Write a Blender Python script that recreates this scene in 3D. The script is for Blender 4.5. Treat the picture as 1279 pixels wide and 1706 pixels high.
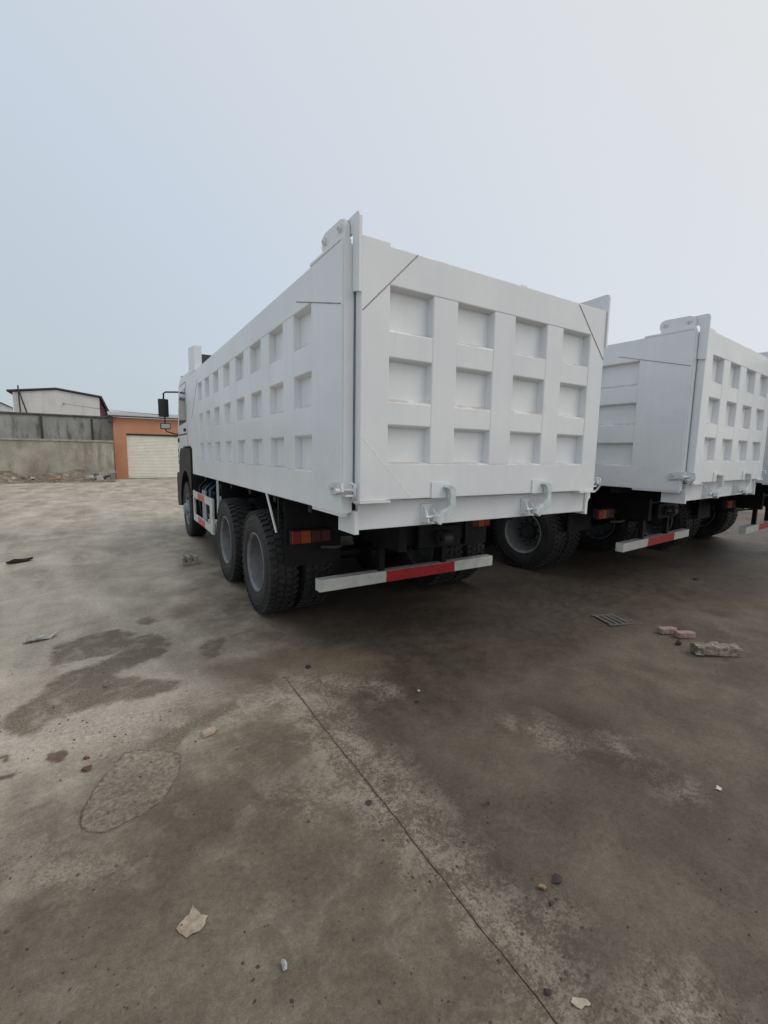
import bpy, bmesh, math, random
import numpy as np
from mathutils import Vector, Matrix
random.seed(7); rng = np.random.default_rng(7)
S = bpy.context.scene
for o in list(bpy.data.objects): bpy.data.objects.remove(o)
COL = S.collection

# ------------------------------------------------------------------ camera
CAM = np.array([-1.38405692, -2.54643735, 1.6765]); YAW, PITCH, ROLL, FPX = 0.553366839, -0.128063243, -0.0158187772, 746.947
_f = np.array([math.sin(YAW)*math.cos(PITCH), math.cos(YAW)*math.cos(PITCH), math.sin(PITCH)])
_r = np.array([math.cos(YAW), -math.sin(YAW), 0.0]); _d = np.cross(_f, _r)
_c, _s = math.cos(ROLL), math.sin(ROLL)
RIGHT, DOWN = _c*_r+_s*_d, -_s*_r+_c*_d
cd = bpy.data.cameras.new('camera'); cam = bpy.data.objects.new('camera', cd); COL.objects.link(cam)
cd.sensor_fit = 'VERTICAL'; cd.sensor_height = 36; cd.sensor_width = 36; cd.lens = FPX/1706*36
cd.clip_start = 0.05; cd.clip_end = 2000
M = Matrix(((RIGHT[0], -DOWN[0], -_f[0], CAM[0]), (RIGHT[1], -DOWN[1], -_f[1], CAM[1]), (RIGHT[2], -DOWN[2], -_f[2], CAM[2]), (0, 0, 0, 1)))
cam.matrix_world = M; S.camera = cam
S.render.resolution_x, S.render.resolution_y = 768, 1024
def gp(u, w, z=0.0):
    """plan position of a point on the yard floor"""
    r = RIGHT*((u-639.5)/FPX)+DOWN*((w-853)/FPX)+_f
    t = (z-CAM[2])/r[2]; p = CAM+r*t
    return p[0], p[1]

# ------------------------------------------------------------------ sky, sun, exposure
SUN_AZ = math.radians(128)      # clockwise from +Y
SUN_EL = math.radians(48)
W = bpy.data.worlds.new('World'); S.world = W; W.use_nodes = True
nt = W.node_tree; nt.nodes.clear()
sky = nt.nodes.new('ShaderNodeTexSky'); sky.sky_type = 'NISHITA'; sky.sun_disc = False
sky.sun_elevation = SUN_EL; sky.sun_rotation = SUN_AZ; sky.dust_density = 4.0; sky.air_density = 1.0; sky.ozone_density = 1.5
# thin high overcast: a veil that brightens evenly towards the hidden sun, all round the sky
sdir = Vector((math.sin(SUN_AZ)*math.cos(SUN_EL), math.cos(SUN_AZ)*math.cos(SUN_EL), math.sin(SUN_EL)))
tc = nt.nodes.new('ShaderNodeTexCoord'); dt = nt.nodes.new('ShaderNodeVectorMath'); dt.operation = 'DOT_PRODUCT'; dt.inputs[1].default_value = sdir
mr = nt.nodes.new('ShaderNodeMapRange'); mr.inputs[1].default_value = -1; mr.inputs[2].default_value = 1
cr = nt.nodes.new('ShaderNodeValToRGB'); e = cr.color_ramp.elements
VEIL = ((0.0, (.53, .62, .70)), (.29, (.585, .66, .715)), (.50, (.685, .772, .862)), (.64, (.765, .822, .890)), (.75, (.82, .855, .895)), (.86, (.862, .868, .858)), (1.0, (.875, .875, .855)))
e[0].position, e[1].position = VEIL[0][0], VEIL[-1][0]; e[0].color = (*VEIL[0][1], 1); e[1].color = (*VEIL[-1][1], 1)
for p_, c_ in VEIL[1:-1]: q_ = e.new(p_); q_.color = (*c_, 1)
sc10 = nt.nodes.new('ShaderNodeVectorMath'); sc10.operation = 'SCALE'; sc10.inputs['Scale'].default_value = 10
nt.links.new(tc.outputs['Generated'], dt.inputs[0]); nt.links.new(dt.outputs['Value'], mr.inputs[0]); nt.links.new(mr.outputs[0], cr.inputs[0]); nt.links.new(cr.outputs[0], sc10.inputs[0])
mixn = nt.nodes.new('ShaderNodeMix'); mixn.data_type = 'RGBA'; mixn.inputs[0].default_value = 0.8
nt.links.new(sc10.outputs[0], mixn.inputs[7])
bg = nt.nodes.new('ShaderNodeBackground'); bg.inputs[1].default_value = 0.1
wo = nt.nodes.new('ShaderNodeOutputWorld')
nt.links.new(sky.outputs[0], mixn.inputs[6]); nt.links.new(mixn.outputs[2], bg.inputs[0]); nt.links.new(bg.outputs[0], wo.inputs[0])
sd = bpy.data.lights.new('sun', 'SUN'); sd.energy = 0.6; sd.angle = math.radians(25); sd.color = (1, .965, .91)
sun = bpy.data.objects.new('sun', sd); COL.objects.link(sun)
sun.rotation_euler = sdir.to_track_quat('Z', 'Y').to_euler(); sun.location = (10, -10, 30)
S.view_settings.view_transform = 'Standard'; S.view_settings.look = 'None'
S.view_settings.exposure = 0.0; S.view_settings.gamma = 1.0

# ------------------------------------------------------------------ material helpers
class NT:
    def __init__(s, name):
        s.m = bpy.data.materials.new(name); s.m.use_nodes = True; s.t = s.m.node_tree; s.t.nodes.clear()
        s.out = s.n('ShaderNodeOutputMaterial'); s.b = s.n('ShaderNodeBsdfPrincipled'); s.l(s.b.outputs[0], s.out.inputs[0])
        s.co = s.n('ShaderNodeTexCoord').outputs['Object']
    def n(s, t): return s.t.nodes.new(t)
    def l(s, a, b): s.t.links.new(a, b)
    def put(s, v, sock):
        if hasattr(v, 'is_linked') or isinstance(v, bpy.types.NodeSocket): s.l(v, sock)
        else: sock.default_value = v if not isinstance(v, tuple) or len(v) == 4 or len(sock.default_value) == 3 else (*v, 1)
    def noise(s, scale, detail=4, rough=.55, vec=None, stretch=None, dist=0):
        x = s.n('ShaderNodeTexNoise'); x.inputs['Scale'].default_value = scale; x.inputs['Detail'].default_value = detail
        x.inputs['Roughness'].default_value = rough; x.inputs['Distortion'].default_value = dist
        v = vec or s.co
        if stretch:
            mp = s.n('ShaderNodeMapping'); mp.inputs['Scale'].default_value = stretch; s.l(v, mp.inputs[0]); v = mp.outputs[0]
        s.l(v, x.inputs['Vector']); return x.outputs['Fac']
    def vor(s, scale, out='Distance'):
        x = s.n('ShaderNodeTexVoronoi'); x.inputs['Scale'].default_value = scale; s.l(s.co, x.inputs['Vector']); return x
    def math(s, op, a, b=0.0, clamp=False):
        x = s.n('ShaderNodeMath'); x.operation = op; x.use_clamp = clamp; s.put(a, x.inputs[0]); s.put(b, x.inputs[1]); return x.outputs[0]
    def ramp(s, v, a, b, lo=0.0, hi=1.0):
        x = s.n('ShaderNodeMapRange'); x.interpolation_type = 'SMOOTHSTEP'; x.clamp = True
        s.put(v, x.inputs[0]); x.inputs[1].default_value = a; x.inputs[2].default_value = b; x.inputs[3].default_value = lo; x.inputs[4].default_value = hi
        return x.outputs[0]
    def mix(s, f, a, b, mode='MIX'):
        x = s.n('ShaderNodeMix'); x.data_type = 'RGBA'; x.blend_type = mode
        s.put(f, x.inputs[0]); s.put(a, x.inputs[6]); s.put(b, x.inputs[7]); return x.outputs[2]
    def attr(s, n):
        x = s.n('ShaderNodeAttribute'); x.attribute_name = n; return x.outputs['Fac']
    def bump(s, h, dist, strength=1.0, prev=None):
        x = s.n('ShaderNodeBump'); x.inputs['Distance'].default_value = dist; x.inputs['Strength'].default_value = strength
        s.l(h, x.inputs['Height'])
        if prev: s.l(prev, x.inputs['Normal'])
        return x.outputs[0]
    def fin(s, col, rough=.6, metal=0.0, nrm=None, coat=None, spec=None):
        s.put(col, s.b.inputs['Base Color']); s.put(rough, s.b.inputs['Roughness']); s.put(metal, s.b.inputs['Metallic'])
        if nrm: s.l(nrm, s.b.inputs['Normal'])
        if coat is not None: s.put(coat, s.b.inputs['Coat Weight']); s.b.inputs['Coat Roughness'].default_value = .12
        if spec is not None: s.b.inputs['Specular IOR Level'].default_value = spec
        return s.m
def simple(name, col, rough=.6, metal=0.0, var=.18, scale=6, bumpd=0.0, bscale=60, spec=None):
    t = NT(name); n = t.noise(scale, 5, .6); a = tuple(c*(1-var) for c in col); b = tuple(min(1, c*(1+var)) for c in col)
    nr = t.bump(t.noise(bscale, 3, .6), bumpd) if bumpd else None
    return t.fin(t.mix(t.ramp(n, .3, .7), a, b), rough, metal, nr, spec=spec)

def m_paint():
    t = NT('white_paint')
    g = t.n('ShaderNodeNewGeometry'); sx = t.n('ShaderNodeSeparateXYZ'); t.l(g.outputs['Normal'], sx.inputs[0])
    big = t.noise(1.3, 3, .5); streak = t.noise(1.0, 4, .6, stretch=(14, 14, .5)); fine = t.noise(30, 4, .6)
    c = t.mix(t.ramp(big, .3, .7), (.735, .765, .788), (.815, .830, .840))
    c = t.mix(t.math('MULTIPLY', t.ramp(streak, .45, .75), .22), c, (.66, .68, .695))
    dust = t.math('MULTIPLY', t.ramp(sx.outputs[2], .15, .5), t.ramp(t.noise(7, 4, .6), .25, .65))
    c = t.mix(t.math('MULTIPLY', dust, .7), c, (.33, .27, .19))
    spot = t.ramp(t.noise(55, 3, .7), .70, .76)
    c = t.mix(t.math('MULTIPLY', spot, .35), c, (.45, .42, .38))
    sm = t.math('MULTIPLY', t.ramp(t.noise(2.6, 7, .7, dist=.7), .56, .72), .20); c = t.mix(sm, c, (.55, .53, .49))
    nr = t.bump(t.noise(2.2, 3, .5), .012, .35); nr = t.bump(t.noise(160, 2, .5), .0006, .5, nr)
    return t.fin(c, t.ramp(fine, .2, .8, .30, .46), 0, nr, .2)
def m_rubber():
    t = NT('tyre_rubber'); n = t.noise(9, 5, .65); f = t.noise(70, 3, .6)
    c = t.mix(t.ramp(n, .35, .75), (.016, .016, .017), (.034, .033, .031)); return t.fin(c, t.ramp(f, .2, .8, .55, .8), 0, t.bump(f, .001, .6))
def m_ground():
    t = NT('yard_concrete')
    nb = t.noise(.45, 4, .55); nm = t.noise(2.3, 7, .62); nd = t.noise(9, 6, .65, dist=.3); nf = t.noise(38, 6, .7); gr = t.noise(210, 3, .75)
    ws = t.n('ShaderNodeMapping'); t.l(t.co, ws.inputs[0]); ws.inputs['Rotation'].default_value = (0, 0, .35); ws.inputs['Scale'].default_value = (1, .3, 1)
    sw = t.noise(2.0, 6, .6, vec=ws.outputs[0])
    vf = t.noise(95, 5, .7); cl = t.noise(5.5, 6, .62, dist=.6)
    c = t.mix(t.ramp(nm, .28, .72), (.142, .121, .095), (.212, .188, .151))
    c = t.mix(t.ramp(nb, .35, .7, 0, .5), c, (.128, .108, .085))
    c = t.mix(t.math('MULTIPLY', t.ramp(cl, .50, .66), .48), c, (.262, .242, .207))
    c = t.mix(t.math('MULTIPLY', t.ramp(cl, .47, .33), .45), c, (.098, .083, .067))
    def msk(name, amp, w, n1=nd, n2=nf, a2=.04):
        v = t.math('ADD', t.attr(name), t.math('MULTIPLY', t.math('SUBTRACT', n1, .5), amp))
        v = t.math('ADD', v, t.math('MULTIPLY', t.math('SUBTRACT', n2, .5), a2)); return t.ramp(v, -w, w)
    wide_damp_shade = msk('wide_damp_shade', 1.0, .35, nm)  # broad darker right half: trucks' shade put into the colour along with moisture
    c = t.mix(t.math('MULTIPLY', wide_damp_shade, .72), c, t.mix(t.ramp(nm, .3, .7), (.086, .073, .060), (.140, .122, .102)))
    dry_sheen = msk('dry_sheen', 1.8, .8, nm)  # dusty pale lane; grazing sheen is put into its colour too
    dcol = t.mix(t.ramp(sw, .3, .7), (.37, .350, .305), (.54, .520, .465))
    c = t.mix(t.math('MULTIPLY', dry_sheen, .88), c, dcol)
    far = t.ramp(t.attr('dry_sheen'), .2, 2.0); dk = t.math('MULTIPLY', t.ramp(t.noise(1.4, 6, .65, vec=ws.outputs[0]), .52, .66), far)
    c = t.mix(t.math('MULTIPLY', dk, .45), c, (.20, .175, .138))
    damp_shade = msk('damp_shade', .75, .18, nm)  # wet stains, plus shade near and under the trucks put into the colour
    c = t.mix(t.math('MULTIPLY', damp_shade, .68), c, t.mix(t.ramp(nd, .3, .7), (.050, .042, .037), (.086, .074, .065)))
    brn = msk('brown', .3, .10, nd)
    c = t.mix(t.math('MULTIPLY', brn, .65), c, t.mix(nd, (.150, .115, .082), (.205, .165, .122)))
    pz = msk('pale', .42, .16, cl); pk = t.ramp(t.math('ADD', t.math('ADD', t.math('MULTIPLY', vf, .55), t.math('MULTIPLY', nf, .45)), t.math('MULTIPLY', cl, .5)), .70, .80)
    pale = t.math('MULTIPLY', pz, t.math('ADD', t.math('MULTIPLY', pk, .62), .10))
    c = t.mix(pale, c, t.mix(dry_sheen, (.335, .315, .272), (.46, .452, .415)))
    silt = msk('silt', .20, .04)
    c = t.mix(t.math('MULTIPLY', silt, t.ramp(cl, .30, .55, .45, .95)), c, t.mix(t.ramp(vf, .35, .66), (.100, .085, .066), (.220, .193, .153)))
    pat = msk('patch', .05, .006, nd, nf, .03)
    c = t.mix(t.math('MULTIPLY', pat, .65), c, t.mix(t.ramp(nf, .35, .65), (.175, .157, .128), (.320, .296, .250)))
    ed = t.math('ABSOLUTE', t.math('ADD', t.attr('patch'), t.math('ADD', t.math('MULTIPLY', t.math('SUBTRACT', nd, .5), .05), t.math('MULTIPLY', t.math('SUBTRACT', nf, .5), .03))))
    edge = t.math('MULTIPLY', t.ramp(ed, .001, .009, 1, 0), t.ramp(cl, .40, .58))
    c = t.mix(t.math('MULTIPLY', edge, .48), c, (.055, .047, .036))
    red = msk('red', .07, .010)
    c = t.mix(t.math('MULTIPLY', red, .85), c, t.mix(nf, (.060, .030, .025), (.150, .085, .070)))
    # weathered arrises of the joints
    jn = t.ramp(t.math('ADD', t.attr('joint'), t.math('MULTIPLY', t.math('SUBTRACT', nf, .5), .03)), .0, .018, .6, 0)
    c = t.mix(t.math('MULTIPLY', jn, t.ramp(cl, .35, .6)), c, (.075, .063, .050))
    # small pits, crumbs of dirt
    for sc, th, colr, am in ((3.3, .012, (.06, .048, .038), .7), (23.0, .06, (.085, .07, .055), .45), (9.0, .02, (.40, .38, .34), .6)):
        v = t.vor(sc); sp = t.n('ShaderNodeSeparateColor'); t.l(v.outputs['Color'], sp.inputs[0])
        sel = t.ramp(sp.outputs[0], .55, .58); rad = t.math('MULTIPLY', sp.outputs[1], th*2)
        k = t.math('MULTIPLY', t.math('LESS_THAN', t.math('ADD', v.outputs['Distance'], t.math('MULTIPLY', nf, th)), rad), sel)
        c = t.mix(t.math('MULTIPLY', k, am), c, colr)
    c = t.mix(1.0, c, t.mix(t.ramp(gr, .3, .7), (.76, .76, .76), (1.16, 1.16, 1.16)), 'MULTIPLY')
    c = t.mix(1.0, c, t.mix(t.ramp(vf, .32, .68), (.86, .86, .86), (1.09, 1.09, 1.09)), 'MULTIPLY')
    c = t.mix(1.0, c, t.mix(t.ramp(nf, .3, .7), (.82, .82, .82), (1.12, 1.12, 1.12)), 'MULTIPLY')
    c = t.mix(1.0, c, t.mix(t.ramp(t.noise(1.1, 8, .68, dist=.8), .33, .67), (.80, .79, .78), (1.16, 1.16, 1.16)), 'MULTIPLY')
    c = t.mix(1.0, c, (1.11, 1.035, .945), 'MULTIPLY')
    rough = t.math('SUBTRACT', t.ramp(nd, .2, .8, .62, .86), t.math('MULTIPLY', damp_shade, .17))
    nr = t.bump(nm, .02, .25); nr = t.bump(nf, .004, .55, nr); nr = t.bump(gr, .0025, .8, nr); nr = t.bump(pat, .006, .8, nr)
    return t.fin(c, rough, 0, nr, spec=.35)
def m_oldwall(name, a, b, stain, amt):
    t = NT(name); n = t.noise(.8, 6, .6); v = t.noise(1.1, 5, .6, stretch=(1.6, 1.6, .35)); f = t.noise(14, 5, .65)
    c = t.mix(t.ramp(n, .3, .7), a, b); c = t.mix(t.math('MULTIPLY', t.ramp(v, .48, .66), amt), c, stain)
    c = t.mix(t.ramp(f, .4, .75, 0, .35), c, tuple(x*.6 for x in a))
    return t.fin(c, .9, 0, t.bump(f, .02, .5))
MT = dict(
    paint=m_paint(), rubber=m_rubber(), ground=m_ground(),
    steel=simple('latch_steel', (.60, .645, .65), .42, .05, .15, 20, .001),
    chassis=simple('chassis_black', (.008, .008, .009), .6, 0, .4, 5, .001, spec=.3),
    plastic=simple('black_plastic', (.011, .0115, .013), .5, 0, .3, 8, .0008, 120, .35),
    rim=simple('rim_grey', (.175, .178, .182), .45, .2, .2, 14, .0008),
    hub=simple('hub_dark', (.05, .05, .052), .5, .3, .3, 14),
    nut=simple('bright_nut', (.62, .62, .60), .3, .8, .15, 20),
    red=simple('red_reflective', (.40, .016, .022), .38, 0, .18, 9),
    pink=simple('faded_red_reflective', (.55, .10, .10), .45, 0, .18, 9),
    white=simple('white_reflective', (.60, .61, .57), .45, 0, .12, 9),
    lensr=simple('red_lens', (.22, .012, .010), .22, 0, .2, 30),
    lensr_shade=simple('shaded_lens', (.07, .006, .006), .25, 0, .2, 30),  # same red lens, with the shade under the box put into its colour
    lensa=simple('amber_lens', (.30, .062, .012), .22, 0, .2, 30),
    blue=simple('blue_grey_hose', (.06, .10, .17), .45, 0, .2, 9),
    tank=simple('grey_tank', (.25, .29, .33), .4, .1, .15, 6),
    seam=simple('weld_gap', (.26, .21, .205), .7, 0, .3, 12),
    bead=simple('weld_bead', (.82, .83, .83), .55, 0, .12, 50, .002, 120),
    headdark=simple('dark_headboard', (.05, .055, .062), .6, 0, .2, 5),
    glass=simple('cab_glass', (.02, .025, .03), .08, 0, .1, 3),
    orange=m_oldwall('orange_render', (.52, .25, .145), (.57, .28, .17), (.45, .22, .13), .3),
    door=simple('roller_door', (.80, .785, .70), .5, 0, .05, 3),
    roofing=simple('roof_sheet', (.36, .36, .35), .7, 0, .15, 3),
    darkroof=simple('dark_roof', (.05, .045, .05), .8, 0, .25, 3),
    maroon=simple('maroon_brick', (.13, .05, .06), .85, 0, .35, 4, .01, 20),
    gable=m_oldwall('white_gable', (.70, .69, .66), (.80, .79, .76), (.58, .56, .52), .5),
    wallA=m_oldwall('cement_wall', (.30, .272, .22), (.50, .47, .40), (.17, .15, .115), .65),
    wallB=m_oldwall('mouldy_wall', (.27, .275, .255), (.42, .42, .39), (.05, .05, .046), .8),
    coping=simple('coping', (.34, .33, .30), .85, 0, .2, 4),
    darkcap=simple('dark_coping', (.06, .06, .062), .85, 0, .3, 4),
    earth=simple('dusty_earth', (.22, .18, .135), .95, 0, .45, 3, .03, 9),
    rub=simple('rubble_grey', (.26, .235, .20), .9, 0, .3, 9, .006, 40),
    rubw=simple('rubble_white', (.42, .405, .37), .9, 0, .2, 9, .006, 40),
    brick=simple('pink_brick', (.33, .235, .185), .9, 0, .3, 22, .003, 70),
    brickred=simple('red_brick', (.12, .058, .045), .9, 0, .3, 25, .003, 70),
    stub=simple('mortar_crusted_brick', (.24, .205, .16), .92, 0, .5, 24, .008, 45),
    yel=simple('yellow_grey_block', (.36, .325, .255), .9, 0, .25, 25, .003, 60),
    leaf=simple('dry_leaf', (.35, .285, .215), .85, 0, .28, 35, .001, 70),
    leafp=simple('pale_leaf', (.42, .375, .285), .85, 0, .18, 35, .001, 70),
    wood=simple('charred_wood', (.028, .025, .022), .9, 0, .4, 20, .004, 50),
    card=simple('dirty_cardboard', (.36, .345, .32), .9, 0, .4, 18, .004, 50),
    shard=simple('dark_shard', (.05, .04, .038), .8, 0, .3, 30, .002, 70),
    gritm=simple('brown_grit', (.085, .068, .052), .9, 0, .4, 3),
    jfill=simple('joint_dirt', (.10, .086, .068), .95, 0, .4, 20),
    ochre=simple('ochre_stone', (.33, .22, .11), .85, 0, .3, 40, .002, 70),
    tile=simple('tile_shard', (.42, .34, .26), .7, 0, .2, 30, .001, 70),
    peb=simple('pale_pebble', (.42, .43, .43), .6, 0, .35, 60, .002, 90),
    paper=simple('white_paper', (.62, .60, .50), .8, 0, .1, 20),
    slotshade=simple('slot_shade', (.008, .007, .006), .9, 0, .2, 5),
    grate=simple('drain_concrete', (.115, .104, .090), .85, 0, .3, 30, .003, 80),
    pale=simple('far_pale_wall', (.60, .62, .64), .9, 0, .1, 1),
    wire=simple('wire', (.03, .03, .03), .7),
)

# ------------------------------------------------------------------ mesh helpers
def link(name, me, mat=None, parent=None):
    o = bpy.data.objects.new(name, me); COL.objects.link(o)
    if mat and not me.materials: me.materials.append(MT[mat])
    if parent: o.parent = parent
    return o
def empty(name, loc=(0, 0, 0), rz=0, parent=None):
    o = bpy.data.objects.new(name, None); COL.objects.link(o); o.location = loc; o.rotation_euler = (0, 0, rz); o.empty_display_size = .2
    if parent: o.parent = parent
    return o
def tag(o, label, cat, group=None):
    o['label'] = label; o['category'] = cat
    if group: o['group'] = group
    return o
def struct(o): o['kind'] = 'structure'; return o
class MB:
    """collects shapes for one mesh"""
    def __init__(s): s.v = []; s.f = []
    def add(s, v, f):
        b = len(s.v); s.v += [tuple(p) for p in v]; s.f += [tuple(b+i for i in q) for q in f]; return s
    def box(s, a, b, ch=0.0):
        x0, y0, z0 = a; x1, y1, z1 = b
        if ch <= 0:
            return s.add([(x0, y0, z0), (x1, y0, z0), (x1, y1, z0), (x0, y1, z0), (x0, y0, z1), (x1, y0, z1), (x1, y1, z1), (x0, y1, z1)],
                         [(0, 3, 2, 1), (4, 5, 6, 7), (0, 1, 5, 4), (1, 2, 6, 5), (2, 3, 7, 6), (3, 0, 4, 7)])
        bm = bmesh.new(); bmesh.ops.create_cube(bm, size=1)
        for v in bm.verts: v.co = Vector(((x0+x1)/2+v.co.x*(x1-x0), (y0+y1)/2+v.co.y*(y1-y0), (z0+z1)/2+v.co.z*(z1-z0)))
        bmesh.ops.bevel(bm, geom=bm.edges[:], offset=ch, segments=2, affect='EDGES', profile=.6)
        bm.verts.index_update(); s.add([v.co[:] for v in bm.verts], [[v.index for v in f.verts] for f in bm.faces]); bm.free(); return s
    def prism(s, poly, fn, t0, t1):
        """poly: 2-D outline; fn(p, q, t) -> xyz; extruded from t0 to t1"""
        n = len(poly); v = [fn(p, q, t0) for p, q in poly]+[fn(p, q, t1) for p, q in poly]
        f = [tuple(range(n))[::-1], tuple(range(n, 2*n))]+[(i, (i+1) % n, n+(i+1) % n, n+i) for i in range(n)]
        return s.add(v, f)
    def tube(s, pts, r, n=8):
        pts = [Vector(p) for p in pts]; v = []; f = []
        for i, p in enumerate(pts):
            t = (pts[min(i+1, len(pts)-1)]-pts[max(i-1, 0)]).normalized()
            a = t.orthogonal().normalized() if i == 0 else (a-t*a.dot(t)).normalized()
            b = t.cross(a)
            v += [(p+(a*math.cos(2*math.pi*k/n)+b*math.sin(2*math.pi*k/n))*r)[:] for k in range(n)]
        for i in range(len(pts)-1):
            f += [(i*n+k, i*n+(k+1) % n, (i+1)*n+(k+1) % n, (i+1)*n+k) for k in range(n)]
        f += [tuple(range(n))[::-1], tuple((len(pts)-1)*n+k for k in range(n))]
        return s.add(v, f)
    def lathe_x(s, prof, n=48, c=(0, 0, 0), closed=False):
        v = []; f = []; m = len(prof)
        for k in range(n):
            a = 2*math.pi*k/n
            v += [(c[0]+x, c[1]+r*math.cos(a), c[2]+r*math.sin(a)) for x, r in prof]
        for k in range(n):
            k2 = (k+1) % n
            for j in range(m if closed else m-1):
                j2 = (j+1) % m; f.append((k*m+j, k*m+j2, k2*m+j2, k2*m+j))
        return s.add(v, f)
    def mesh(s, name, smooth=None, recalc=True):
        me = bpy.data.meshes.new(name); me.from_pydata(s.v, [], s.f)
        if recalc:
            bm = bmesh.new(); bm.from_mesh(me); bmesh.ops.recalc_face_normals(bm, faces=bm.faces); bm.to_mesh(me); bm.free()
        if smooth is not None: me.shade_smooth(); me.set_sharp_from_angle(angle=math.radians(smooth))
        me.update(); return me
    def obj(s, name, mat, parent=None, smooth=None): return link(name, s.mesh(name, smooth), mat, parent)
def rock(name, mat, loc, size, parent=None, n=16, seed=0, rz=0.0, flat=.0):
    r = random.Random(seed); bm = bmesh.new()
    for _ in range(n):
        v = Vector((r.gauss(0, 1), r.gauss(0, 1), r.gauss(0, 1))).normalized()*r.uniform(.85, 1.05)
        bm.verts.new((v.x*size[0]/2, v.y*size[1]/2, v.z*size[2]/2))
    g = bmesh.ops.convex_hull(bm, input=bm.verts[:]); bmesh.ops.delete(bm, geom=[e for e in g['geom_interior'] if isinstance(e, bmesh.types.BMVert)], context='VERTS')
    bmesh.ops.bevel(bm, geom=bm.edges[:], offset=min(size)*.06, segments=1, affect='EDGES')
    zm = min(v.co.z for v in bm.verts)
    for v in bm.verts: v.co.z -= zm
    me = bpy.data.meshes.new(name); bm.to_mesh(me); bm.free()
    o = link(name, me, mat, parent); o.location = loc; o.rotation_euler = (0, 0, rz); return o
def copy_tree(o, parent=None):
    c = o.copy(); COL.objects.link(c); c.parent = parent
    for ch in list(o.children): copy_tree(ch, c)
    return c

# ------------------------------------------------------------------ ground
def gz(x):
    t = np.clip((np.asarray(x, float)-2.7)/1.1, 0, 1); return .047*t*t*(3-2*t)
def gpz(u, w):
    x, y = gp(u, w); z = float(gz(x)); x, y = gp(u, w, z); return x, y, float(gz(x))
base = MB().add([(-400, -400, -.03), (500, -400, -.03), (500, 600, -.03), (-400, 600, -.03)], [(0, 1, 2, 3)]).obj('ground', 'earth')
struct(base)
POLY = dict(
    silt=[[(0, 1200), (60, 1160), (90, 1132), (112, 1118), (165, 1106), (200, 1086), (212, 1068), (240, 1057), (272, 1058), (283, 1073), (279, 1090), (236, 1104), (203, 1116), (192, 1126), (250, 1130), (315, 1136), (270, 1158), (212, 1168), (160, 1176), (112, 1190), (72, 1214), (32, 1230), (0, 1216)],
          [(90, 1076), (140, 1060), (190, 1049), (225, 1056), (205, 1088), (140, 1098), (85, 1112)],
          [(214, 1250), (255, 1232), (300, 1210), (345, 1185), (392, 1165), (398, 1180), (330, 1215), (302, 1238), (298, 1258), (262, 1252)],
          [(227, 1033), (240, 1027), (262, 1028), (264, 1036), (246, 1041), (230, 1039)],
          [(372, 1005), (400, 1004), (396, 1028), (380, 1028)], [(335, 1070), (375, 1062), (365, 1098), (338, 1100)]],
    pale=[[(100, 1196), (160, 1180), (268, 1160), (300, 1172), (330, 1168), (300, 1195), (235, 1215), (215, 1250), (140, 1235), (60, 1250), (0, 1262), (0, 1232), (50, 1225)],
          [(300, 1210), (380, 1180), (430, 1150), (475, 1128), (540, 1128), (612, 1125), (610, 1145), (560, 1160), (590, 1210), (640, 1270), (690, 1330), (740, 1390), (790, 1440), (850, 1500), (900, 1560), (960, 1640), (1010, 1706), (880, 1706), (850, 1620), (800, 1560), (740, 1500), (690, 1450), (660, 1400), (590, 1350), (550, 1290), (520, 1230), (470, 1180), (420, 1190), (330, 1215)],
          [(865, 1210), (900, 1203), (925, 1222), (965, 1240), (960, 1252), (915, 1236)],
          [(995, 1232), (1025, 1236), (1058, 1266), (1030, 1262)], [(1100, 1300), (1140, 1305), (1150, 1325), (1115, 1318)],
          [(1090, 1655), (1150, 1648), (1185, 1690), (1190, 1730), (1080, 1730)],
          [(897, 1575), (905, 1560), (925, 1512), (932, 1515), (922, 1545), (905, 1580)],
          [(450, 1325), (530, 1310), (560, 1330), (500, 1345)],
          [(20, 1440), (120, 1420), (180, 1450), (100, 1470), (30, 1465)],
          [(600, 1130), (625, 1128), (655, 1148), (650, 1162), (625, 1160)],
          [(80, 1080), (150, 1078), (215, 1068), (240, 1060), (205, 1090), (170, 1104), (130, 1096)],
          [(640, 1250), (700, 1330), (760, 1400), (720, 1400), (660, 1330)]],
    damp_shade=[[(520, 1040), (640, 1010), (820, 960), (1000, 940), (1300, 900), (1300, 1000), (1150, 1010), (1000, 1070), (905, 1110), (850, 1130), (700, 1150), (650, 1205), (600, 1195), (575, 1165), (640, 1115), (600, 1085)],
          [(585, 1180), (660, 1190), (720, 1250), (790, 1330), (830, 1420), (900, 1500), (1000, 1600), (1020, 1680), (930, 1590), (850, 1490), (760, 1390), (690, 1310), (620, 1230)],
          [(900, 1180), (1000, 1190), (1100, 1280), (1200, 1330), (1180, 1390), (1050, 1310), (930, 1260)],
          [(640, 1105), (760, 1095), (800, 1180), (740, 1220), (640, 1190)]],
    brown=[[(455, 1090), (560, 1075), (650, 1095), (640, 1110), (560, 1130), (470, 1125), (380, 1130), (330, 1110)],
           [(280, 1020), (330, 1000), (360, 1010), (300, 1030)]],
    patch=[[(131, 1366), (138, 1384), (164, 1391), (242, 1356), (281, 1320), (298, 1288), (301, 1256), (268, 1250), (212, 1250), (190, 1276), (160, 1310)]],
    red=[[(72, 1262), (90, 1251), (113, 1250), (116, 1262), (95, 1273), (78, 1272)], [(-10, 1262), (12, 1256), (19, 1264), (-5, 1278)], [(-20, 1294), (30, 1287), (26, 1298), (0, 1300)]],
)
DRY_SHEEN = [(-40, -9), (-40, 40), (4.5, 40), (2.5, 12), (0, 6.5)]+[gp(u, w) for u, w in ((345, 985), (330, 1060), (400, 1120), (330, 1170), (210, 1240), (60, 1320), (-100, 1380))]+[(-6, -9)]
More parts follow.
